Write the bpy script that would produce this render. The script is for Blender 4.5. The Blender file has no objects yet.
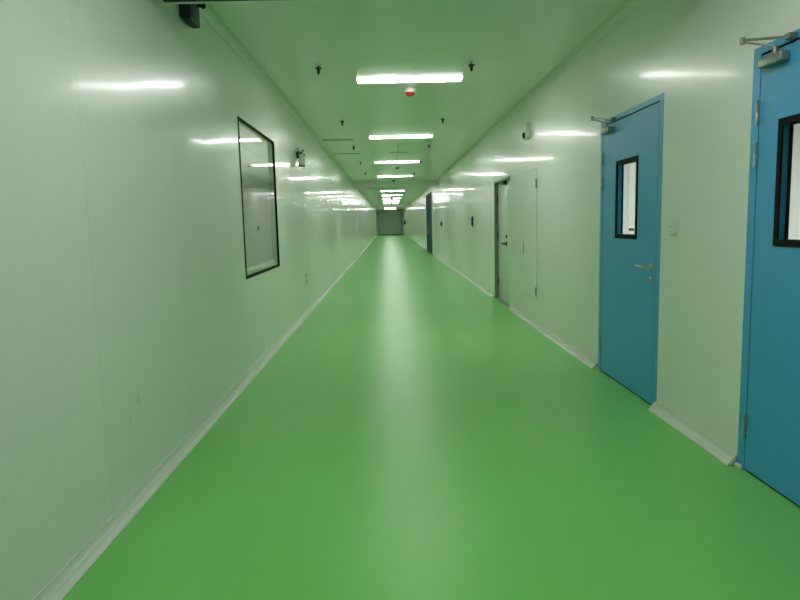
import bpy, bmesh, math, random
from mathutils import Matrix, Vector
C = bpy.context.scene.collection
SC = bpy.context.scene
PI = math.pi

# ------------------------------------------------------------------ camera, world, exposure
XL, XR, ZC = -1.322, 1.905, 3.0           # left wall, right wall, ceiling (metres)
Y0, Y1 = -7.0, 76.0                       # corridor ends
EYE = 1.38
def look():
    f, pitch, yaw, roll = 634.07, 0.12042, 0.01615, 0.02414
    cp, sp, cy, sy = math.cos(pitch), math.sin(pitch), math.cos(yaw), math.sin(yaw)
    fwd = Vector((sy*cp, cy*cp, -sp)); rt = Vector((cy, -sy, 0)); up = rt.cross(fwd)
    cr, sr = math.cos(roll), math.sin(roll)
    r2 = rt*cr - up*sr; u2 = rt*sr + up*cr
    cam = bpy.data.cameras.new('camera'); cam.sensor_width = 36; cam.lens = f*36/800
    cam.clip_start = 0.05; cam.clip_end = 300
    o = bpy.data.objects.new('camera', cam); C.objects.link(o)
    m = Matrix((r2, u2, -fwd)).transposed().to_4x4(); m.translation = (0, 0, EYE)
    o.matrix_world = m; SC.camera = o
look()
w = bpy.data.worlds.new('world'); SC.world = w; w.use_nodes = True
w.node_tree.nodes['Background'].inputs[0].default_value = (0.6, 0.8, 0.6, 1)
w.node_tree.nodes['Background'].inputs[1].default_value = 0.0
SC.view_settings.view_transform = 'Standard'; SC.view_settings.look = 'None'
SC.view_settings.gamma = 1; SC.view_settings.use_curve_mapping = False
SC.view_settings.exposure = 1.14
SC.cycles.use_denoising = True
SC.cycles.diffuse_bounces = 8; SC.cycles.glossy_bounces = 6; SC.cycles.max_bounces = 14
LAMP = 14.0                               # emission of the corridor lamps
def area(name, loc, sx, sy, power, col=(1, 1, 1)):
    l = bpy.data.lights.new(name, 'AREA'); l.shape = 'RECTANGLE'; l.size = sx; l.size_y = sy
    l.energy = power; l.color = col
    o = bpy.data.objects.new(name, l); C.objects.link(o); o.location = loc
area('lamp_of_left_room', (-3.4, 11.0, 2.45), 0.3, 1.2, 75)
area('lamp_of_right_room', (3.6, 6.6, 2.55), 0.3, 1.2, 42)

# ------------------------------------------------------------------ materials
class NT:
    def __init__(s, name):
        s.m = bpy.data.materials.new(name); s.m.use_nodes = True; s.t = s.m.node_tree
        s.b = s.t.nodes['Principled BSDF']
    def n(s, typ, **k):
        x = s.t.nodes.new(typ)
        for a, v in k.items(): setattr(x, a, v)
        return x
    def l(s, a, b): s.t.links.new(a, b)
    def put(s, sock, v):
        if hasattr(v, 'is_linked'): s.l(v, sock)
        else: sock.default_value = v
    def math(s, op, a, b=0.0, c=0.0, clamp=False):
        x = s.n('ShaderNodeMath', operation=op, use_clamp=clamp)
        for i, v in enumerate((a, b, c)): s.put(x.inputs[i], v)
        return x.outputs[0]
    def pos(s):
        g = s.n('ShaderNodeNewGeometry'); q = s.n('ShaderNodeSeparateXYZ'); s.l(g.outputs['Position'], q.inputs[0])
        return q.outputs
    def vec(s, x, y, z):
        q = s.n('ShaderNodeCombineXYZ')
        for i, v in enumerate((x, y, z)): s.put(q.inputs[i], v)
        return q.outputs[0]
    def noise(s, v, scale, detail=2, rough=0.5):
        q = s.n('ShaderNodeTexNoise'); s.l(v, q.inputs['Vector'])
        q.inputs['Scale'].default_value = scale; q.inputs['Detail'].default_value = detail; q.inputs['Roughness'].default_value = rough
        return q.outputs['Fac']
    def white(s, v):
        q = s.n('ShaderNodeTexWhiteNoise', noise_dimensions='1D'); s.l(v, q.inputs['W']); return q.outputs['Value']
    def mix(s, f, a, b):
        q = s.n('ShaderNodeMix', data_type='RGBA'); s.put(q.inputs[0], f); s.put(q.inputs[6], a); s.put(q.inputs[7], b)
        return q.outputs[2]
    def bump(s, h):
        q = s.n('ShaderNodeBump'); q.inputs['Strength'].default_value = 1.0; q.inputs['Distance'].default_value = 1.0
        s.l(h, q.inputs['Height']); s.l(q.outputs[0], s.b.inputs['Normal'])
    def base(s, col, rough, metal=0.0, ior=1.5):
        s.put(s.b.inputs['Base Color'], col if hasattr(col, 'is_linked') else (*col, 1))
        s.put(s.b.inputs['Roughness'], rough); s.b.inputs['Metallic'].default_value = metal; s.b.inputs['IOR'].default_value = ior
        return s.m
def plain(name, col, rough=0.5, metal=0.0, ior=1.5, var=0.04):
    t = NT(name); p = t.pos()
    n = t.noise(t.vec(p[0], p[1], p[2]), 9.0, 3)
    f = t.math('MULTIPLY_ADD', n, 2*var, 1-var)
    q = t.n('ShaderNodeMix', data_type='RGBA', blend_type='MULTIPLY'); q.inputs[0].default_value = 1
    q.inputs[6].default_value = (*col, 1); t.l(t.vec(f, f, f), q.inputs[7])
    return t.base(q.outputs[2], rough, metal, ior)
def panel_mat(name, col, rough, start, step, axis_cross, wave, tilt, seam=0.84, stains=(), coat=0.5, spec=0.36, lip=0.25):
    """steel sandwich panels: joints every `step` metres along the corridor, each panel a little bowed and tilted"""
    t = NT(name); p = t.pos(); Y = p[1]; S = p[2] if axis_cross == 'z' else p[0]
    u = t.math('DIVIDE', t.math('SUBTRACT', Y, start), step)
    idx = t.math('FLOOR', u); fr = t.math('SUBTRACT', u, idx)
    rnd = t.math('SUBTRACT', t.white(idx), 0.5)
    d = t.math('MULTIPLY', t.math('MINIMUM', fr, t.math('SUBTRACT', 1.0, fr)), step)       # distance to the joint
    g = t.math('SUBTRACT', 1.0, t.math('DIVIDE', d, 0.004), clamp=True)
    side = t.math('MULTIPLY', t.math('MULTIPLY', t.math('SIGN', t.math('SUBTRACT', 0.5, fr)), g), lip)
    nv = t.n('ShaderNodeTexNoise'); nv.inputs['Detail'].default_value = 1.5; nv.inputs['Scale'].default_value = 1.0
    t.l(t.vec(rnd, t.math('MULTIPLY', Y, 2.2), t.math('MULTIPLY', S, 0.35)), nv.inputs['Vector'])
    nc = t.n('ShaderNodeSeparateXYZ'); t.l(nv.outputs['Color'], nc.inputs[0])
    ny = t.math('ADD', t.math('MULTIPLY', rnd, tilt), t.math('MULTIPLY', t.math('SUBTRACT', nc.outputs[0], 0.5), wave))
    ny = t.math('ADD', ny, side)
    ns = t.math('MULTIPLY', t.math('SUBTRACT', nc.outputs[1], 0.5), wave*0.5)
    off = t.vec(0.0, ny, ns) if axis_cross == 'z' else t.vec(ns, ny, 0.0)
    geo = t.n('ShaderNodeNewGeometry'); va = t.n('ShaderNodeVectorMath', operation='ADD'); vn = t.n('ShaderNodeVectorMath', operation='NORMALIZE')
    t.l(geo.outputs['Normal'], va.inputs[0]); t.l(off, va.inputs[1]); t.l(va.outputs[0], vn.inputs[0])
    t.l(vn.outputs[0], t.b.inputs['Normal']); t.l(vn.outputs[0], t.b.inputs['Coat Normal'])
    c = t.mix(g, (*col, 1), (*[v*seam for v in col], 1))
    tone = t.math('MULTIPLY_ADD', t.white(t.math('ADD', idx, 31.7)), 0.04, 0.97)
    q = t.n('ShaderNodeMix', data_type='RGBA', blend_type='MULTIPLY'); q.inputs[0].default_value = 1
    t.l(c, q.inputs[6]); t.l(t.vec(tone, tone, tone), q.inputs[7]); c = q.outputs[2]
    for (sy, sz, ry, rz) in stains:                                                           # scuff marks
        a = t.math('DIVIDE', t.math('SUBTRACT', Y, sy), ry); b = t.math('DIVIDE', t.math('SUBTRACT', p[2], sz), rz)
        e = t.math('SQRT', t.math('ADD', t.math('MULTIPLY', a, a), t.math('MULTIPLY', b, b)))
        e = t.math('MULTIPLY_ADD', t.noise(t.vec(p[0], Y, p[2]), 18.0, 3), 0.9, e)
        f = t.math('SUBTRACT', 1.25, e, clamp=True)
        c = t.mix(t.math('MULTIPLY', f, 0.35), c, (0.22, 0.26, 0.2, 1))
    t.b.inputs['Coat Weight'].default_value = coat; t.b.inputs['Coat Roughness'].default_value = 0.09; t.b.inputs['Coat IOR'].default_value = 1.12
    t.b.inputs['Specular IOR Level'].default_value = spec
    return t.base(c, rough)

WHITE = (0.795, 0.81, 0.76)
M = {}
M['wall_l'] = panel_mat('panel_wall_left', WHITE, 0.285, 2.85, 1.21, 'z', 0.045, 0.024, stains=((3.24, 0.50, 0.05, 0.05), (3.12, 0.44, 0.025, 0.05)))
M['wall_r'] = panel_mat('panel_wall_right', WHITE, 0.285, 3.92, 1.21, 'z', 0.045, 0.024, seam=1.1)
M['ceil'] = panel_mat('panel_ceiling', WHITE, 0.285, 4.2, 1.21, 'x', 0.02, 0.006, seam=0.9, coat=0.4, lip=0.03)
def floor_mat():
    t = NT('green_epoxy'); p = t.pos(); v = t.vec(p[0], p[1], p[2])
    n1 = t.noise(v, 0.55, 3); n2 = t.noise(v, 7.0, 5, 0.6); n3 = t.noise(v, 40.0, 3)
    c = t.mix(n1, (0.19, 0.58, 0.135, 1), (0.20, 0.61, 0.145, 1))
    n4 = t.noise(t.vec(t.math('MULTIPLY', p[0], 5.0), t.math('MULTIPLY', p[1], 1.6), 0.0), 1.1, 2, 0.5)
    r = t.math('MULTIPLY_ADD', n4, 0.12, 0.28); t.b.inputs['Specular IOR Level'].default_value = 0.3
    t.bump(t.math('ADD', t.math('MULTIPLY', n2, 0.0022), t.math('MULTIPLY', n3, 0.00012)))
    return t.base(c, r)
M['floor'] = floor_mat()
M['cove'] = plain('pale_cove_strip', (0.70, 0.72, 0.66), 0.24)
M['corner'] = plain('matt_corner_strip', (0.70, 0.73, 0.66), 0.55, ior=1.3)
M['alu'] = plain('aluminium_strip', (0.72, 0.73, 0.70), 0.3, 0.35)
M['blue'] = plain('blue_door_paint', (0.06, 0.36, 0.70), 0.38, var=0.02)
M['slate'] = plain('slate_door_paint', (0.05, 0.11, 0.15), 0.75, ior=1.2)
M['white_door'] = plain('white_door_paint', (0.74, 0.76, 0.70), 0.3, var=0.02)
M['black'] = plain('black_rubber', (0.010, 0.012, 0.011), 0.6, ior=1.15)
M['dark'] = plain('dark_plastic', (0.018, 0.028, 0.024), 0.6)
M['steel'] = plain('satin_steel', (0.56, 0.55, 0.52), 0.28, 1.0)
M['closer'] = plain('grey_enamel', (0.30, 0.31, 0.28), 0.35, 0.5)
M['shutter'] = plain('grey_shutter_slats', (0.50, 0.54, 0.52), 0.42, 0.2)
M['plastic'] = plain('white_plastic', (0.74, 0.75, 0.70), 0.35)
M['red'] = plain('red_lens', (0.45, 0.03, 0.03), 0.2)
M['brown'] = plain('brown_lens', (0.14, 0.07, 0.035), 0.3)
M['grey'] = plain('grey_frame', (0.22, 0.24, 0.22), 0.4)
M['pale_grey'] = plain('pale_grey_seal', (0.48, 0.50, 0.46), 0.5)
M['room'] = plain('room_panels', (0.68, 0.70, 0.66), 0.4)
M['housing'] = plain('lamp_housing', (0.75, 0.76, 0.74), 0.35)
t = NT('clear_glass'); t.base((0.96, 0.99, 0.97), 0.0, ior=1.5); t.b.inputs['Transmission Weight'].default_value = 1; M['glass'] = t.m
t = NT('lamp_diffuser'); t.base((0.9, 0.9, 0.9), 0.4); t.b.inputs['Emission Color'].default_value = (1, 0.985, 0.97, 1); t.b.inputs['Emission Strength'].default_value = LAMP; M['lamp'] = t.m

# ------------------------------------------------------------------ mesh helpers
def box(bm, x0, x1, y0, y1, z0, z1, bev=0.0, seg=2):
    vs = [bm.verts.new(c) for c in ((x0, y0, z0), (x1, y0, z0), (x1, y1, z0), (x0, y1, z0), (x0, y0, z1), (x1, y0, z1), (x1, y1, z1), (x0, y1, z1))]
    fs = [bm.faces.new([vs[i] for i in q]) for q in ((0, 3, 2, 1), (4, 5, 6, 7), (0, 1, 5, 4), (1, 2, 6, 5), (2, 3, 7, 6), (3, 0, 4, 7))]
    if bev:
        es = list({e for f in fs for e in f.edges})
        bmesh.ops.bevel(bm, geom=es, offset=bev, segments=seg, affect='EDGES', profile=0.5)
def prism_y(bm, prof, y0, y1):
    """closed x,z profile drawn along y"""
    a = [bm.verts.new((x, y0, z)) for x, z in prof]; b = [bm.verts.new((x, y1, z)) for x, z in prof]
    n = len(prof)
    for i in range(n): bm.faces.new((a[i], a[(i+1) % n], b[(i+1) % n], b[i]))
    bm.faces.new(a[::-1]); bm.faces.new(b)
def lathe(bm, prof, seg=20, mat=None):
    """r,z profile turned about z, then moved by mat"""
    rings = []; mat = mat or Matrix()
    for r, z in prof:
        if r < 1e-6: rings.append([bm.verts.new(mat @ Vector((0, 0, z)))])
        else: rings.append([bm.verts.new(mat @ Vector((r*math.cos(2*PI*k/seg), r*math.sin(2*PI*k/seg), z))) for k in range(seg)])
    for A, B in zip(rings, rings[1:]):
        for k in range(seg):
            q = []
            for v in ((A[k % len(A)]), (A[(k+1) % len(A)]), (B[(k+1) % len(B)]), (B[k % len(B)])):
                if v not in q: q.append(v)
            if len(q) > 2: bm.faces.new(q)
def tube(bm, pts, r, seg=12):
    pts = [Vector(p) for p in pts]; rs = r if isinstance(r, (list, tuple)) else [r]*len(pts); rings = []
    for i, p in enumerate(pts):
        d = (pts[min(i+1, len(pts)-1)] - pts[max(i-1, 0)]).normalized()
        a = d.orthogonal().normalized() if i == 0 else (rings[-1][1] - d*rings[-1][1].dot(d)).normalized()
        b = d.cross(a)
        rings.append(([bm.verts.new(p + (a*math.cos(2*PI*k/seg) + b*math.sin(2*PI*k/seg))*rs[i]) for k in range(seg)], a))
    for (A, _), (B, _) in zip(rings, rings[1:]):
        for k in range(seg): bm.faces.new((A[k], A[(k+1) % seg], B[(k+1) % seg], B[k]))
    bm.faces.new(rings[0][0][::-1]); bm.faces.new(rings[-1][0])
def bar(bm, a, b, w, h, bev=0.002):
    """flat bar from a to b, w wide (level), h high"""
    a, b = Vector(a), Vector(b); d = b-a; L = d.length; d.normalize()
    s = d.cross(Vector((0, 0, 1))).normalized(); u = s.cross(d)
    t = bmesh.new(); box(t, -w/2, w/2, 0, L, -h/2, h/2, bev)
    m = Matrix((s, d, u)).transposed().to_4x4(); m.translation = a
    me = bpy.data.meshes.new('tmp'); t.transform(m); t.to_mesh(me); t.free(); bm.from_mesh(me); bpy.data.meshes.remove(me)
def obj(name, bm, mat, parent=None, smooth=True, loc=None, label=None):
    bmesh.ops.recalc_face_normals(bm, faces=bm.faces)
    me = bpy.data.meshes.new(name); bm.to_mesh(me); bm.free()
    if smooth:
        for p in me.polygons: p.use_smooth = True
        me.set_sharp_from_angle(angle=math.radians(35))
    me.materials.append(M[mat] if isinstance(mat, str) else mat)
    o = bpy.data.objects.new(name, me); C.objects.link(o)
    if parent: o.parent = parent
    if loc: o.location = loc
    if label: o['label'] = label
    return o
def tag(o, label, cat, group=None, kind=None):
    o['label'] = label; o['category'] = cat
    if group: o['group'] = group
    if kind: o['kind'] = kind
    return o
def empty(name, loc, label, cat, group=None, kind=None, rz=0):
    o = bpy.data.objects.new(name, None); C.objects.link(o); o.location = loc; o.rotation_euler = (0, 0, rz)
    o.empty_display_size = 0.1
    return tag(o, label, cat, group, kind)
def dup(root, loc, label, group=None):
    r = root.copy(); C.objects.link(r); r.location = loc; r['label'] = label
    if group: r['group'] = group
    for ch in list(root.children):
        c = ch.copy(); C.objects.link(c); c.parent = r
        for g in list(ch.children):
            d = g.copy(); C.objects.link(d); d.parent = c
    return r
def struct(name, bm, mat, label, cat, smooth=False):
    return tag(obj(name, bm, mat, smooth=smooth), label, cat, kind='structure')

# ------------------------------------------------------------------ the shell
WT = 0.06                                  # wall thickness
def wall(name, x0, x1, holes, mat, label, y0=Y0, y1=Y1, top=ZC):
    bm = bmesh.new(); y = y0
    for (a, b, z0, z1) in sorted(holes):
        box(bm, x0, x1, y, a, 0, top)
        if z0 > 0: box(bm, x0, x1, a, b, 0, z0)
        if z1 < top: box(bm, x0, x1, a, b, z1, top)
        y = b
    box(bm, x0, x1, y, y1, 0, top)
    return struct(name, bm, mat, label, 'wall')
bm = bmesh.new(); box(bm, -7, 6, Y0-0.1, Y1+0.3, -0.1, 0)
struct('floor', bm, 'floor', 'glossy green epoxy floor running the length of the corridor', 'floor')
bm = bmesh.new(); box(bm, XL-WT, XR+WT, Y0-0.1, Y1+0.3, ZC, ZC+0.1)
struct('ceiling', bm, 'ceil', 'glossy pale panel ceiling above the corridor', 'ceiling')
WIN = (5.86, 7.68, 0.90, 2.37)             # window: y, y, z, z
D1 = (4.42, 5.70, 0, 2.22); D2 = (1.60, 3.35, 0, 2.22); D3 = (9.90, 11.36, 0, 2.07); D4 = (27.2, 31.4, 0, 2.74)
wall('wall_left', XL-WT, XL, [WIN], 'wall_l', 'long pale panel wall with the window on the left of the corridor')
wall('wall_right', XR, XR+WT, [D1, D2, D3, D4], 'wall_r', 'long pale panel wall with blue doors on the right of the corridor')
bm = bmesh.new(); box(bm, XL-WT, XR+WT, Y0-0.1, Y0, 0, ZC)
struct('wall_back', bm, 'room', 'pale wall closing the corridor behind the viewer', 'wall')
SH0, SH1, SHT = -1.13, 1.72, 2.72          # roller shutter opening in the far wall
bm = bmesh.new(); box(bm, XL-WT, SH0, Y1, Y1+0.2, 0, ZC); box(bm, SH1, XR+WT, Y1, Y1+0.2, 0, ZC); box(bm, SH0, SH1, Y1, Y1+0.2, SHT, ZC)
struct('wall_far', bm, 'room', 'narrow pale end wall around the grey roller shutter', 'wall')

# rooms seen through the glass
def room(name, x0, x1, y0, y1, top, label, open_side):
    bm = bmesh.new(); T = 0.05
    box(bm, x0, x1, y0-T, y0, 0, top); box(bm, x0, x1, y1, y1+T, 0, top); box(bm, x0, x1, y0-T, y1+T, top, top+T)
    if open_side == '+': box(bm, x0-T, x0, y0-T, y1+T, 0, top+T)
    else: box(bm, x1, x1+T, y0-T, y1+T, 0, top+T)
    box(bm, x0, x1, y0, y1, 0.0005, 0.004)
    struct(name, bm, 'room', label, 'wall')
room('wall_left_room', -5.2, XL-WT-0.005, 4.0, 21.0, 2.62, 'pale walls of the room behind the corridor window', '+')
room('wall_right_room', XR+WT+0.005, 5.4, 0.6, 9.4, 2.7, 'pale walls of the room behind the blue doors', '-')

# cross beams under the ceiling
for i, (a, b, bot, lab) in enumerate(((3.55, 4.08, 2.745, 'pale beam crossing the ceiling at the very top of the view'),
                                      (25.2, 25.7, 2.82, 'pale beam crossing the ceiling behind the fourth lamp'),
                                      (54.0, 54.5, 2.745, 'pale beam crossing the ceiling near the roller shutter'))):
    bm = bmesh.new(); box(bm, XL, XR, a, b, bot, ZC)
    box(bm, XL, XR, b-0.03, b, bot-0.006, bot)
    struct('trim_%d' % (i+1), bm, 'ceil', lab, 'beam')

bm = bmesh.new(); box(bm, XL+0.01, XR-0.01, 3.60, 4.045, 2.739, 2.745)  # thin dark plate covering most of the nearest beam's underside
struct('trim_4', bm, 'dark', 'thin dark plate under the nearest ceiling beam', 'trim')
# coves: floor skirting and ceiling corner strips
def cove_prof(sx, sz, r, lip=0.006, n=8, bead=0.0035):
    """profile in a corner at 0,0; sx, sz point into the room; concave quarter round with a small lip at each edge"""
    pts = [(0, 0), (0, r+0.012), (lip*0.6, r+0.012), (lip*0.6, r)]
    for k in range(n+1):
        a = PI/2*k/n
        q = r - lip*0.6 - (bead if k == n//2 else 0)
        pts.append((lip*0.6 + (r-lip*0.6) - q*math.cos(a), lip*0.6 + (r-lip*0.6) - q*math.sin(a)))
    pts += [(r, lip*0.6), (r+0.012, lip*0.6), (r+0.012, 0)]
    out = [pts[0]]
    for p in pts[1:]:
        if (Vector(p)-Vector(out[-1])).length > 1e-5: out.append(p)
    return [(sx*x, sz*z) for x, z in out]
def cove(name, x, z, sx, sz, r, a, b, mat, label, cat, caps=False):
    bm = bmesh.new(); prism_y(bm, [(x+px, z+pz) for px, pz in cove_prof(sx, sz, r)], a, b)
    if caps:
        for q in caps: box(bm, x, x+sx*(r+0.014), q-0.006, q+0.006, 0, 0.05) if False else prism_y(bm, [(x, 0.0), (x+sx*(r+0.014), 0.0), (x+sx*0.012, r+0.012), (x, r+0.012)], q-0.006, q+0.006)
    o = tag(obj(name, bm, mat), label, cat, kind='structure'); return o
cove('baseboard_left', XL, 0, 1, 1, 0.045, Y0, Y1, 'cove', 'pale curved skirting along the foot of the left wall', 'baseboard')
for k, (a, b, caps, lab) in enumerate(((Y0, D2[0], [D2[0]-0.006], 'pale curved skirting on the near side of the double blue door'),
                                 (D2[1], D1[0], [D2[1]+0.006, D1[0]-0.006], 'short pale curved skirting between the two blue doors'),
                                 (D1[1], D3[0], [D1[1]+0.006, D3[0]-0.006], 'pale curved skirting between the single blue door and the white door'),
                                 (D3[1], D4[0], [D3[1]+0.006], 'pale curved skirting between the white door and the slate door'),
                                 (D4[1], Y1, [D4[1]+0.006], 'pale curved skirting beyond the slate door'))):
    cove('baseboard_right', XR, 0, -1, 1, 0.045, a, b, 'cove', lab, 'baseboard', caps)
n = 5
for (x, sx, side) in ((XL, 1, 'left'), (XR, -1, 'right')):
    for (a, b, where) in ((4.08, 25.2, 'between the first and second beams'), (25.7, 54.0, 'between the second and third beams'), (54.5, Y1, 'beyond the third beam')):
        cove('trim_%d' % n, x, ZC, sx, -1, 0.06, a, b, 'corner', 'pale curved strip along the %s ceiling corner %s' % (side, where), 'trim'); n += 1
# thin sealed joints forming a cross on the ceiling
bm = bmesh.new(); box(bm, 0.06, 0.50, 14.86, 14.92, ZC-0.006, ZC); box(bm, 0.26, 0.275, 13.4, 16.2, ZC-0.004, ZC)
struct('trim_%d' % n, bm, 'grey', 'thin grey cross shaped joint on the ceiling between second and third lamps', 'trim'); n += 1

# ------------------------------------------------------------------ window in the left wall
wroot = empty('window_1', (XL, (WIN[0]+WIN[1])/2, WIN[2]), 'large fixed window with thin black frame in the left wall', 'window', kind='structure')
hw, hh = (WIN[1]-WIN[0])/2, WIN[3]-WIN[2]
def ring(bm, x0, x1, ya, yb, za, zb, w, bev=0.002, bars=(1, 1, 1, 1)):
    box(bm, x0, x1, ya, yb, za, za+w, bev); box(bm, x0, x1, ya, yb, zb-w, zb, bev)
    box(bm, x0, x1, ya, ya+w, za+w, zb-w, bev); box(bm, x0, x1, yb-w, yb, za+w, zb-w, bev)
bm = bmesh.new(); ring(bm, -0.016, 0.006, -hw, hw, 0, hh, 0.026); obj('gasket', bm, 'black', wroot, smooth=False)
bm = bmesh.new(); ring(bm, -WT, -0.016, -hw, hw, 0, hh, 0.014, 0); obj('window_frame', bm, 'grey', wroot)
bm = bmesh.new(); box(bm, -0.012, -0.006, -hw+0.022, hw-0.022, 0.022, hh-0.022); obj('pane', bm, 'glass', wroot, smooth=False)
bm = bmesh.new(); prism_y(bm, [(-WT, 0.014), (-0.018, 0.014), (-0.018, 0.03), (-0.03, 0.05), (-WT, 0.085)], -hw+0.014, hw-0.014); obj('window_sill', bm, 'plastic', wroot)
bm = bmesh.new(); ring(bm, -WT-0.02, -WT, -hw-0.03, hw+0.03, -0.03, hh+0.03, 0.045, 0.003); obj('inner_frame', bm, 'grey', wroot)

# ------------------------------------------------------------------ blue doors
FR = 0.065                                 # frame width
def handle(parent, y, z, sgn):
    """lever, rose and lock escutcheon; the lever points to sgn*y"""
    bm = bmesh.new(); m = Matrix.Translation((0, y, z)) @ Matrix.Rotation(-PI/2, 4, 'Y')
    lathe(bm, [(0, 0), (0.026, 0), (0.026, 0.006), (0.022, 0.010), (0, 0.010)], 24, m)
    o = obj('door_handle', bm, 'steel', parent, label='satin steel lever handle')
    bm = bmesh.new(); tube(bm, [(-0.006, y, z), (-0.045, y, z), (-0.055, y+sgn*0.008, z), (-0.058, y+sgn*0.03, z), (-0.057, y+sgn*0.09, z+0.001), (-0.054, y+sgn*0.145, z+0.004)], [0.010, 0.010, 0.0105, 0.010, 0.009, 0.008])
    obj('lever', bm, 'steel', o)
    bm = bmesh.new(); m = Matrix.Translation((0, y, z-0.095)) @ Matrix.Rotation(-PI/2, 4, 'Y')
    lathe(bm, [(0, 0), (0.026, 0), (0.026, 0.005), (0.022, 0.008), (0.011, 0.009), (0.011, 0.016), (0, 0.016)], 24, m)
    lk = obj('lock', bm, 'steel', parent)
    bm = bmesh.new(); box(bm, -0.0175, -0.0155, y-0.002, y+0.002, z-0.102, z-0.088); obj('keyhole', bm, 'black', lk)
def closer(parent, hinge_y, sgn, top):
    """surface door closer: body on the leaf near the hinge side, elbow arm standing out to a shoe on the head frame"""
    y0 = hinge_y + sgn*0.045; y1 = hinge_y + sgn*0.235
    a, b = min(y0, y1), max(y0, y1)
    bm = bmesh.new(); box(bm, -0.05, 0.0, a, b, top-0.075, top-0.028, 0.009, 3); o = obj('door_closer', bm, 'closer', parent, label='grey door closer with folded elbow arm')
    bm = bmesh.new(); yp = hinge_y + sgn*0.17
    lathe(bm, [(0, 0), (0.014, 0), (0.014, 0.018), (0.010, 0.03), (0, 0.03)], 16, Matrix.Translation((-0.034, yp, top-0.028))); obj('spindle', bm, 'closer', o)
    el = (-0.108, hinge_y + sgn*0.01, top+0.066)
    bm = bmesh.new(); bar(bm, (-0.034, yp, top+0.004), el, 0.020, 0.009); obj('main_arm', bm, 'closer', o)
    bm = bmesh.new(); tube(bm, [(el[0], el[1], el[2]+0.010), (-0.03, hinge_y+sgn*0.26, top+0.022)], 0.0065, 10); obj('forearm', bm, 'closer', o)
    bm = bmesh.new(); lathe(bm, [(0, -0.012), (0.012, -0.012), (0.012, 0.024), (0, 0.024)], 14, Matrix.Translation(el)); obj('elbow', bm, 'closer', o)
    bm = bmesh.new(); a, b = sorted((hinge_y+sgn*0.235, hinge_y+sgn*0.285)); box(bm, -0.04, -0.001, a, b, top+0.012, top+0.038, 0.004); obj('arm_shoe', bm, 'closer', o)
def leaf(parent, a, b, hinge, win, top, handle_on=True, sticker=True):
    """leaf between y=a and b (local), vision panel win=(y0,y1,z0,z1), hinges at y=hinge"""
    sgn = -1 if hinge > (a+b)/2 else 1
    y0, y1, z0, z1 = win; bm = bmesh.new(); x0, x1 = 0.0, 0.048
    box(bm, x0, x1, a, y0, 0.012, top, 0.0); box(bm, x0, x1, y1, b, 0.012, top); box(bm, x0, x1, y0, y1, 0.012, z0); box(bm, x0, x1, y0, y1, z1, top)
    lf = obj('door_leaf', bm, 'blue', parent, smooth=False)
    bm = bmesh.new(); ring(bm, -0.006, 0.004, y0-0.012, y1+0.012, z0-0.012, z1+0.012, 0.034, 0.002); g = obj('vision_frame', bm, 'black', parent, smooth=False, label='black rubber frame around the small window')
    bm = bmesh.new(); ring(bm, 0.044, 0.054, y0-0.012, y1+0.012, z0-0.012, z1+0.012, 0.034, 0.003); obj('inner_gasket', bm, 'black', g, smooth=False)
    bm = bmesh.new(); box(bm, 0.046, 0.050, y0+0.02, y1-0.02, z0+0.02, z1-0.02); gl = obj('pane', bm, 'glass', parent, smooth=False)
    if sticker:
        bm = bmesh.new(); ym = (y0+y1)/2; box(bm, 0.0448, 0.0456, ym-0.06, ym+0.05, z0+0.05, z0+0.072); obj('sticker', bm, 'grey', gl, label='small grey sticker low on the glass')
    for z in (1.895, 1.685, 0.255):
        bm = bmesh.new(); lathe(bm, [(0, -0.06), (0.0065, -0.06), (0.0065, -0.002), (0.0055, 0), (0.0065, 0.002), (0.0065, 0.06), (0, 0.06)], 12, Matrix.Translation((-0.014, hinge, z)))
        box(bm, -0.0125, -0.001, hinge-0.007, hinge+0.007, z-0.055, z+0.055); obj('hinge', bm, 'steel', parent)
    bm = bmesh.new(); box(bm, 0.004, 0.04, a+0.003, b-0.003, 0.001, 0.0125); obj('bottom_seal', bm, 'black', parent)
    if handle_on:
        yo = a + 0.075 if sgn < 0 else b - 0.075
        handle(parent, yo, 1.02, 1 if sgn < 0 else -1)
    closer(parent, hinge, sgn, top)
def frame(parent, a, b, top):
    bm = bmesh.new(); x0, x1 = -0.002, WT+0.01
    box(bm, x0, x1, a, a+FR, 0, top, 0.0); box(bm, x0, x1, b-FR, b, 0, top, 0.0); box(bm, x0, x1, a+FR, b-FR, top-FR+0.027, top, 0.0)
    f = obj('door_frame', bm, 'blue', parent, smooth=False)
    bm = bmesh.new()
    for q in (a+FR-0.001, b-FR-0.011): box(bm, 0.008, 0.04, q, q+0.012, 0.0, top-FR+0.02)
    box(bm, 0.008, 0.04, a+FR, b-FR, top-FR+0.0162, top-FR+0.028); obj('frame_seal', bm, 'black', f, smooth=False)
    for q in (a+0.02, b-0.02):
        bm = bmesh.new(); box(bm, -0.02, -0.001, q-0.03, q+0.03, 0.001, 0.02, 0.002); obj('frame_foot', bm, 'plastic', f, label='small white foot at the frame bottom')
d = empty('door_1', (XR, (D1[0]+D1[1])/2, 0), 'single blue door with one small window, closer and lever handle', 'door', kind='structure')
hwid = (D1[1]-D1[0])/2
frame(d, -hwid, hwid, D1[3])
leaf(d, -hwid+FR+0.011, hwid-FR-0.006, hwid-FR-0.003, (-0.20, 0.24, 1.225, 1.835), D1[3]-FR+0.016)
d = empty('door_2', (XR, (D2[0]+D2[1])/2, 0), 'blue double door cut off by the right edge of the view', 'door', kind='structure')
hwid = (D2[1]-D2[0])/2
frame(d, -hwid, hwid, D2[3])
leaf(d, 0.003, hwid-FR-0.006, hwid-FR-0.003, (0.195, 0.625, 1.235, 1.825), D2[3]-FR+0.016)
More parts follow.
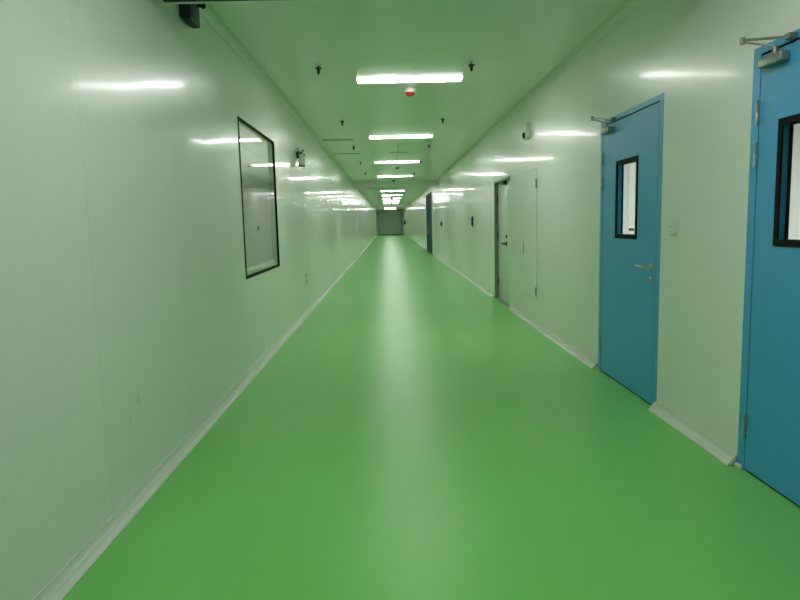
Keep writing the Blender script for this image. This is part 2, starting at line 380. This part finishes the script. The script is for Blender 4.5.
leaf(d, -hwid+FR+0.006, -0.003, -hwid+FR+0.003, (-0.625, -0.195, 1.235, 1.825), D2[3]-FR+0.016, handle_on=False)

# ------------------------------------------------------------------ white recessed door
d = empty('door_3', (XR, (D3[0]+D3[1])/2, 0), 'white door in a grey recessed frame past the blue doors', 'door', kind='structure')
a, b, tp = -(D3[1]-D3[0])/2, (D3[1]-D3[0])/2, D3[3]
bm = bmesh.new(); box(bm, -0.008, 0.16, b-0.045, b, 0, tp); box(bm, -0.008, 0.16, a+0.045, b-0.045, tp-0.035, tp); obj('door_frame', bm, 'grey', d)
bm = bmesh.new(); box(bm, 0.0, 0.16, a, a+0.045, 0, tp); obj('near_jamb', bm, 'white_door', d)
bm = bmesh.new(); box(bm, 0.06, 0.11, a+0.047, b-0.047, 0.012, tp-0.037, 0.002); obj('door_leaf', bm, 'white_door', d)
bm = bmesh.new(); box(bm, -0.004, 0.16, a+0.045, b-0.045, 0, 0.012); obj('threshold', bm, 'grey', d)
for z in (1.75, 1.15, 0.3):
    bm = bmesh.new(); lathe(bm, [(0, -0.06), (0.011, -0.06), (0.011, 0.06), (0, 0.06)], 10, Matrix.Translation((0.05, b-0.055, z))); obj('hinge', bm, 'dark', d)
m = Matrix.Translation((0.06, -0.10, 1.0)) @ Matrix.Rotation(-PI/2, 4, 'Y')
bm = bmesh.new(); lathe(bm, [(0, 0), (0.04, 0), (0.04, 0.012), (0.02, 0.016), (0, 0.016)], 20, m); p = obj('door_handle', bm, 'dark', d, label='short black door handle')
bm = bmesh.new(); tube(bm, [(0.05, -0.10, 1.0), (0.005, -0.10, 1.0), (0.0, -0.07, 1.0), (0.002, 0.02, 1.0)], 0.015, 10); obj('lever', bm, 'dark', p)
m = Matrix.Translation((0.06, -0.10, 1.12)) @ Matrix.Rotation(-PI/2, 4, 'Y')
bm = bmesh.new(); lathe(bm, [(0, 0), (0.03, 0), (0.03, 0.012), (0, 0.016)], 20, m); obj('lock', bm, 'dark', d)
bm = bmesh.new(); box(bm, 0.01, 0.06, -0.12, 0.08, tp-0.095, tp-0.045, 0.006); obj('door_closer', bm, 'dark', d)

# ------------------------------------------------------------------ tall slate door far along the right wall
d = empty('door_4', (XR, (D4[0]+D4[1])/2, 0), 'tall dark slate double door far along the right wall', 'door', kind='structure')
a, b, tp = -(D4[1]-D4[0])/2, (D4[1]-D4[0])/2, D4[3]
bm = bmesh.new(); box(bm, -0.02, 0.1, a-0.08, a+0.05, 0, tp+0.08); box(bm, -0.02, 0.1, b-0.05, b+0.08, 0, tp+0.08); box(bm, -0.02, 0.1, a+0.05, b-0.05, tp-0.05, tp+0.08); obj('door_frame', bm, 'plastic', d)
bm = bmesh.new(); box(bm, -0.012, 0.03, a+0.052, -0.004, 0.01, tp-0.052, 0.003); obj('door_leaf', bm, 'slate', d)
bm = bmesh.new(); box(bm, -0.012, 0.03, 0.004, b-0.052, 0.01, tp-0.052, 0.003); obj('door_leaf', bm, 'slate', d)
for q in (-0.12, 0.12):
    bm = bmesh.new(); tube(bm, [(-0.01, q, 0.85), (-0.05, q, 0.85), (-0.05, q, 1.25), (-0.01, q, 1.25)], 0.012, 8); obj('door_handle', bm, 'steel', d)

# ------------------------------------------------------------------ roller shutter at the end
d = empty('door_5', ((SH0+SH1)/2, Y1, 0), 'grey roller shutter closing the far end of the corridor', 'shutter', kind='structure')
hwid = (SH1-SH0)/2
bm = bmesh.new(); nsl = 34; pz = SHT/nsl; prof = []
for k in range(nsl):
    z = k*pz; prof += [(0.03, z+0.004), (0.012, z+0.014), (0.006, z+pz*0.5), (0.012, z+pz-0.014), (0.03, z+pz-0.004)]
vs0 = [bm.verts.new((-hwid, y, z)) for y, z in prof]; vs1 = [bm.verts.new((hwid, y, z)) for y, z in prof]
for k in range(len(prof)-1): bm.faces.new((vs0[k], vs0[k+1], vs1[k+1], vs1[k]))
box(bm, -hwid, hwid, 0.035, 0.05, 0.0, SHT)
obj('slats', bm, 'shutter', d)
for q in (-1, 1):
    bm = bmesh.new(); x0, x1 = sorted((q*hwid, q*(hwid-0.09))); box(bm, x0, x1, -0.03, 0.034, 0, SHT, 0.004); obj('guide_rail', bm, 'grey', d)
bm = bmesh.new(); box(bm, -hwid, hwid, -0.02, 0.034, 0, 0.09, 0.004); obj('bottom_bar', bm, 'dark', d)
bm = bmesh.new(); box(bm, -hwid, hwid, -0.30, 0.0, SHT-0.06, ZC, 0.01); obj('shutter_box', bm, 'shutter', d)

# ------------------------------------------------------------------ flush service panel on the right wall
r = empty('access_panel', (XR, 8.55, 0.36), 'flush white access panel with thin outline beside the white door', 'access panel')
bm = bmesh.new(); box(bm, -0.003, -0.0005, -0.41, 0.41, 0.0, 1.66); obj('panel', bm, 'wall_r', r)
bm = bmesh.new(); ring(bm, -0.0035, -0.0005, -0.418, 0.418, -0.008, 1.668, 0.008, 0); obj('seal', bm, 'pale_grey', r)
for z in (0.10, 1.48):
    bm = bmesh.new(); lathe(bm, [(0, -0.055), (0.008, -0.055), (0.008, 0.055), (0, 0.055)], 10, Matrix.Translation((-0.012, -0.418, z))); obj('hinge', bm, 'grey', r)
bm = bmesh.new(); box(bm, -0.007, -0.003, 0.36, 0.385, 0.55, 0.72, 0.002); obj('pull_slot', bm, 'grey', r)

# ------------------------------------------------------------------ ceiling lamps
def make_lamp(loc, label, group):
    r = empty('ceiling_lamp', loc, label, 'ceiling lamp', group)
    bm = bmesh.new(); prof = [(-0.10, -0.001), (-0.10, -0.007), (-0.098, -0.011), (-0.09, -0.013), (0.09, -0.013), (0.098, -0.011), (0.10, -0.007), (0.10, -0.001)]
    A = [bm.verts.new((-0.59, y, z)) for y, z in prof]; B = [bm.verts.new((0.59, y, z)) for y, z in prof]
    for k in range(7): bm.faces.new((A[k], A[k+1], B[k+1], B[k]))
    bm.faces.new(A[::-1]); bm.faces.new(B); bm.faces.new((A[0], B[0], B[7], A[7]))
    obj('diffuser', bm, 'lamp', r, label='glowing white diffuser')
    for s in (-1, 1):
        bm = bmesh.new(); x0, x1 = sorted((s*0.59, s*0.60)); box(bm, x0, x1, -0.103, 0.103, -0.015, 0, 0.002); obj('end_cap', bm, 'housing', r, smooth=False)
    return r
LX = 0.29
lamps = [(2.45, 'white panel lamp overhead in front of the first beam'), (7.45, 'nearest and largest white panel lamp on the ceiling'),
         (12.26, 'second white panel lamp, on the ceiling beyond the red detector'), (17.2, 'third white panel lamp, on the ceiling beside the brown detector'),
         (22.3, 'fourth white panel lamp, just before the second beam'), (27.2, 'white panel lamp hidden close behind the second beam'),
         (32.3, 'first white panel lamp seen below the second beam'), (37.2, 'second white panel lamp seen below the second beam'),
         (42.1, 'third white panel lamp seen below the second beam'), (47.0, 'fourth white panel lamp seen below the second beam'),
         (51.9, 'fifth white panel lamp below the second beam, before the third beam'), (59.5, 'first white panel lamp beyond the third beam'),
         (63.5, 'second white panel lamp beyond the third beam'), (67.5, 'third white panel lamp beyond the third beam'), (71.5, 'white panel lamp nearest the roller shutter')]
first = make_lamp((LX, lamps[0][0], ZC), lamps[0][1], 'panel lamps along the ceiling')
for y, lab in lamps[1:]: dup(first, (LX, y, ZC), lab)
dup(first, (LX, -2.35, ZC), 'white panel lamp overhead behind the viewer')

# ------------------------------------------------------------------ sprinklers
r = empty('sprinkler', (-0.665, 6.7, ZC), '', 'sprinkler', 'pendant sprinklers in two rows')
bm = bmesh.new(); lathe(bm, [(0, 0), (0.034, 0), (0.032, -0.006), (0.016, -0.012), (0, -0.012)], 20); obj('escutcheon', bm, 'plastic', r)
bm = bmesh.new(); lathe(bm, [(0, -0.01), (0.009, -0.01), (0.008, -0.030), (0.034, -0.032), (0.034, -0.040), (0.012, -0.046), (0.008, -0.055), (0.008, -0.082), (0.013, -0.084), (0.013, -0.094), (0, -0.094)], 16); obj('head', bm, 'dark', r)
bm = bmesh.new()
for s in (-1, 1): tube(bm, [(s*0.008, 0, -0.042), (s*0.014, 0, -0.055), (s*0.012, 0, -0.07), (s*0.005, 0, -0.085)], 0.004, 8)
obj('yoke', bm, 'dark', r)
r['label'] = 'dark pendant sprinkler nearest on the left, level with the first visible lamp'
rowl = [(10.1, 'second dark pendant sprinkler along the left row, before the air slots'), (13.4, 'third dark pendant sprinkler along the left row, between the two air slots'),
        (16.75, 'fourth dark pendant sprinkler along the left row, past the air slots'), (20.2, 'fifth and farthest dark pendant sprinkler of the left row')]
rowr = [(6.7, 'dark pendant sprinkler nearest on the right, past the first visible lamp'), (10.1, 'second dark pendant sprinkler along the right row, before the second lamp'),
        (13.4, 'third dark pendant sprinkler along the right row, past the second lamp'), (16.75, 'fourth dark pendant sprinkler of the right row, by the third lamp'),
        (20.7, 'fifth and farthest dark pendant sprinkler of the right row')]
for y, lab in rowl: dup(r, (-0.665, y, ZC), lab)
for y, lab in rowr: dup(r, (0.895, y, ZC), lab)

# ------------------------------------------------------------------ detectors
def detector(loc, label, lens, base='plastic', s=1.0):
    r = empty('smoke_detector', loc, label, 'smoke detector', 'detectors on the ceiling centre line')
    bm = bmesh.new(); lathe(bm, [(0, 0), (0.056*s, 0), (0.056*s, -0.010*s), (0.050*s, -0.03*s), (0.046*s, -0.036*s), (0, -0.036*s)], 28); obj('base', bm, base, r)
    bm = bmesh.new(); lathe(bm, [(0.044*s, -0.036*s), (0.043*s, -0.048*s), (0.036*s, -0.060*s), (0.022*s, -0.067*s), (0, -0.070*s)], 28); obj('lens', bm, lens, r)
detector((0.31, 7.95, ZC), 'white detector with red dome just beyond the first visible lamp', 'red', 'plastic', 1.3)
detector((0.305, 18.2, ZC), 'brown domed detector just beyond the third lamp', 'brown', 'plastic', 1.5)
detector((0.26, 24.3, ZC), 'small dark detector on the ceiling right before the second beam', 'dark', 'dark')
detector((0.30, 40.6, ZC), 'dark detector before the third lamp below the second beam', 'dark', 'dark', 1.7)
detector((0.30, 50.2, ZC), 'dark detector before the fifth lamp below the second beam', 'dark', 'dark', 1.7)

# ------------------------------------------------------------------ ceiling hatches
r = empty('air_slot', (-0.92, 12.45, ZC), 'narrow air slot in the ceiling, nearer of two by the left wall', 'air vent', 'air slots in the ceiling by the left wall')
bm = bmesh.new()
for q in ((-0.30, 0.30, -0.07, -0.045), (-0.30, 0.30, 0.045, 0.07), (-0.30, -0.28, -0.045, 0.045), (0.28, 0.30, -0.045, 0.045)): box(bm, *q, -0.012, 0)
obj('slot_frame', bm, 'cove', r, smooth=False)
bm = bmesh.new(); box(bm, -0.28, 0.28, -0.045, 0.045, -0.003, 0)
for q in (-0.03, -0.01, 0.01, 0.03): box(bm, -0.28, 0.28, q-0.002, q+0.002, -0.010, -0.003)
obj('louvre', bm, 'dark', r, smooth=False)
dup(r, (-0.90, 14.85, ZC), 'narrow air slot in the ceiling, farther of two by the left wall')

# ------------------------------------------------------------------ wall fittings
r = empty('sensor_box', (XL, 4.46, 2.735), 'dark box high on the left wall just past the first beam', 'sensor box')
bm = bmesh.new(); prism_y(bm, [(0, 0.02), (0.02, 0.0), (0.071, 0.0), (0.075, 0.006), (0.075, 0.205), (0.07, 0.21), (0, 0.21)], -0.11, 0.09); obj('body', bm, 'dark', r)
bm = bmesh.new(); box(bm, 0.075, 0.079, -0.09, 0.07, 0.025, 0.185, 0.0015); obj('cover', bm, 'dark', r)
bm = bmesh.new(); lathe(bm, [(0, 0), (0.012, 0), (0.012, 0.02), (0.02, 0.024), (0.022, 0.04), (0.014, 0.05), (0, 0.052)], 18, Matrix.Translation((0.079, 0.05, 0.135)) @ Matrix.Rotation(PI/2, 4, 'Y')); obj('knob', bm, 'black', r)

r = empty('emergency_lamp', (XL, 9.6, 2.25), 'pale upright canister lamp with dark clamp high on the left wall', 'emergency lamp')
bm = bmesh.new(); lathe(bm, [(0, 0.012), (0.042, 0.012), (0.046, 0.02), (0.046, 0.165), (0.038, 0.18), (0, 0.18)], 24, Matrix.Translation((0.07, 0, 0))); obj('body', bm, 'plastic', r)
bm = bmesh.new(); lathe(bm, [(0, 0), (0.05, 0), (0.05, 0.014), (0, 0.014)], 24, Matrix.Translation((0.07, 0, 0))); obj('base_ring', bm, 'dark', r)
bm = bmesh.new(); box(bm, 0, 0.03, -0.03, 0.03, 0.12, 0.22, 0.004); bar(bm, (0.0, 0, 0.20), (0.12, 0, 0.165), 0.05, 0.022, 0.003); bar(bm, (0.03, 0, 0.16), (0.11, 0, 0.245), 0.02, 0.016, 0.003); bar(bm, (0.06, 0, 0.2), (0.0, 0, 0.26), 0.02, 0.014, 0.003); obj('clamp', bm, 'dark', r)

def plate(name, loc, dirx, label, cat, w_, h_, kind):
    r = empty(name, loc, label, cat)
    bm = bmesh.new(); x0, x1 = sorted((0, dirx*0.011)); box(bm, x0, x1, -w_/2, w_/2, -h_/2, h_/2, 0.003); obj('face_plate', bm, 'plastic', r)
    x0, x1 = sorted((dirx*0.011, dirx*0.0135))
    if kind == 'socket':
        for zc in ((-0.045, 0.045) if h_ > 0.12 else (0,)):
            bm = bmesh.new()
            box(bm, x0, x1, -0.022, 0.022, zc-0.03, zc+0.03, 0.001); s = obj('outlet', bm, 'dark', r)
            bm = bmesh.new(); xx0, xx1 = sorted((dirx*0.0135, dirx*0.0142))
            for yy in (-0.009, 0.009): box(bm, xx0, xx1, yy-0.002, yy+0.002, zc-0.006, zc+0.012)
            obj('slot', bm, 'black', s)
    else:
        bm = bmesh.new(); x2 = dirx*0.022
        prism = [(dirx*0.011, -0.034), (x2, -0.034), (dirx*0.014, 0.034), (dirx*0.011, 0.034)]
        prism_y(bm, prism, -0.030, 0.030); obj('rocker', bm, 'plastic', r)
        bm = bmesh.new(); xa, xb = sorted((dirx*0.0105, dirx*0.019)); box(bm, xa, xb, 0.012, 0.022, 0.004, 0.014, 0.001); obj('indicator', bm, 'dark', r)
    return r
plate('light_switch', (XR, 4.205, 1.31), -1, 'white rocker light switch between the two blue doors', 'light switch', 0.09, 0.105, 'switch')
plate('wall_socket', (XL, 10.1, 0.545), 1, 'white double socket low on the left wall past the window', 'wall socket', 0.10, 0.19, 'socket')
plate('wall_socket', (XR, 25.4, 0.30), -1, 'small socket low on the right wall before the slate door', 'wall socket', 0.16, 0.15, 'socket')

r = empty('security_camera', (XR, 8.58, 2.55), 'small pale security camera high on the right wall above access panel', 'security camera')
bm = bmesh.new(); box(bm, -0.05, 0, -0.10, 0.13, -0.10, 0.10, 0.008); obj('housing', bm, 'plastic', r)
bm = bmesh.new(); m = Matrix.Translation((-0.05, 0.075, -0.045)) @ Matrix.Rotation(-PI/2, 4, 'Y'); lathe(bm, [(0, 0), (0.042, 0), (0.042, 0.012), (0.030, 0.02), (0, 0.024)], 24, m); obj('lens', bm, 'black', r)
bm = bmesh.new(); box(bm, -0.053, -0.049, -0.08, 0.0, -0.08, 0.08, 0.001); obj('cover', bm, 'plastic', r)

r = empty('pull_handle', (XR, 14.26, 1.26), 'black upright pull handle on the right wall past the white door', 'pull handle')
bm = bmesh.new(); box(bm, -0.010, 0, -0.045, 0.045, 0.0, 0.24, 0.004); obj('back_plate', bm, 'dark', r)
bm = bmesh.new(); tube(bm, [(-0.008, 0, 0.03), (-0.020, 0, 0.035), (-0.024, 0, 0.06), (-0.024, 0, 0.18), (-0.020, 0, 0.205), (-0.008, 0, 0.21)], 0.016, 10); obj('grip', bm, 'black', r)

r = empty('call_point', (XR, 22.45, 1.32), 'round black call point on the right wall before the slate door', 'call point')
bm = bmesh.new(); m = Matrix.Rotation(-PI/2, 4, 'Y'); lathe(bm, [(0, 0), (0.085, 0), (0.085, 0.03), (0.07, 0.045), (0, 0.045)], 24, m); obj('housing', bm, 'dark', r)
bm = bmesh.new(); lathe(bm, [(0.035, 0.044), (0.033, 0.058), (0, 0.06)], 20, m); obj('button', bm, 'black', r)

r = empty('wall_telephone', (XR, 68.0, 1.25), 'black box on the right wall beside the roller shutter', 'wall box')
bm = bmesh.new(); box(bm, -0.16, 0, -0.2, 0.2, 0.0, 0.42, 0.015); obj('body', bm, 'dark', r)
bm = bmesh.new(); tube(bm, [(-0.17, -0.1, -0.06), (-0.21, -0.1, -0.02), (-0.21, -0.1, 0.16), (-0.17, -0.1, 0.2)], [0.035, 0.03, 0.03, 0.035], 10); obj('receiver', bm, 'black', r)

r = empty('bulkhead_lamp', (XL, 44.5, 2.12), 'small white lamp high on the far left wall', 'wall lamp')
bm = bmesh.new(); box(bm, 0, 0.05, -0.13, 0.13, 0, 0.13, 0.008); obj('housing', bm, 'plastic', r)
bm = bmesh.new()
for q in (-0.07, 0.07): lathe(bm, [(0, 0), (0.045, 0), (0.05, 0.03), (0.04, 0.045), (0, 0.05)], 16, Matrix.Translation((0.06, q, 0.17)) @ Matrix.Rotation(PI/2, 4, 'Y'))
box(bm, 0.01, 0.06, -0.09, 0.09, 0.12, 0.15); obj('spot_heads', bm, 'plastic', r)
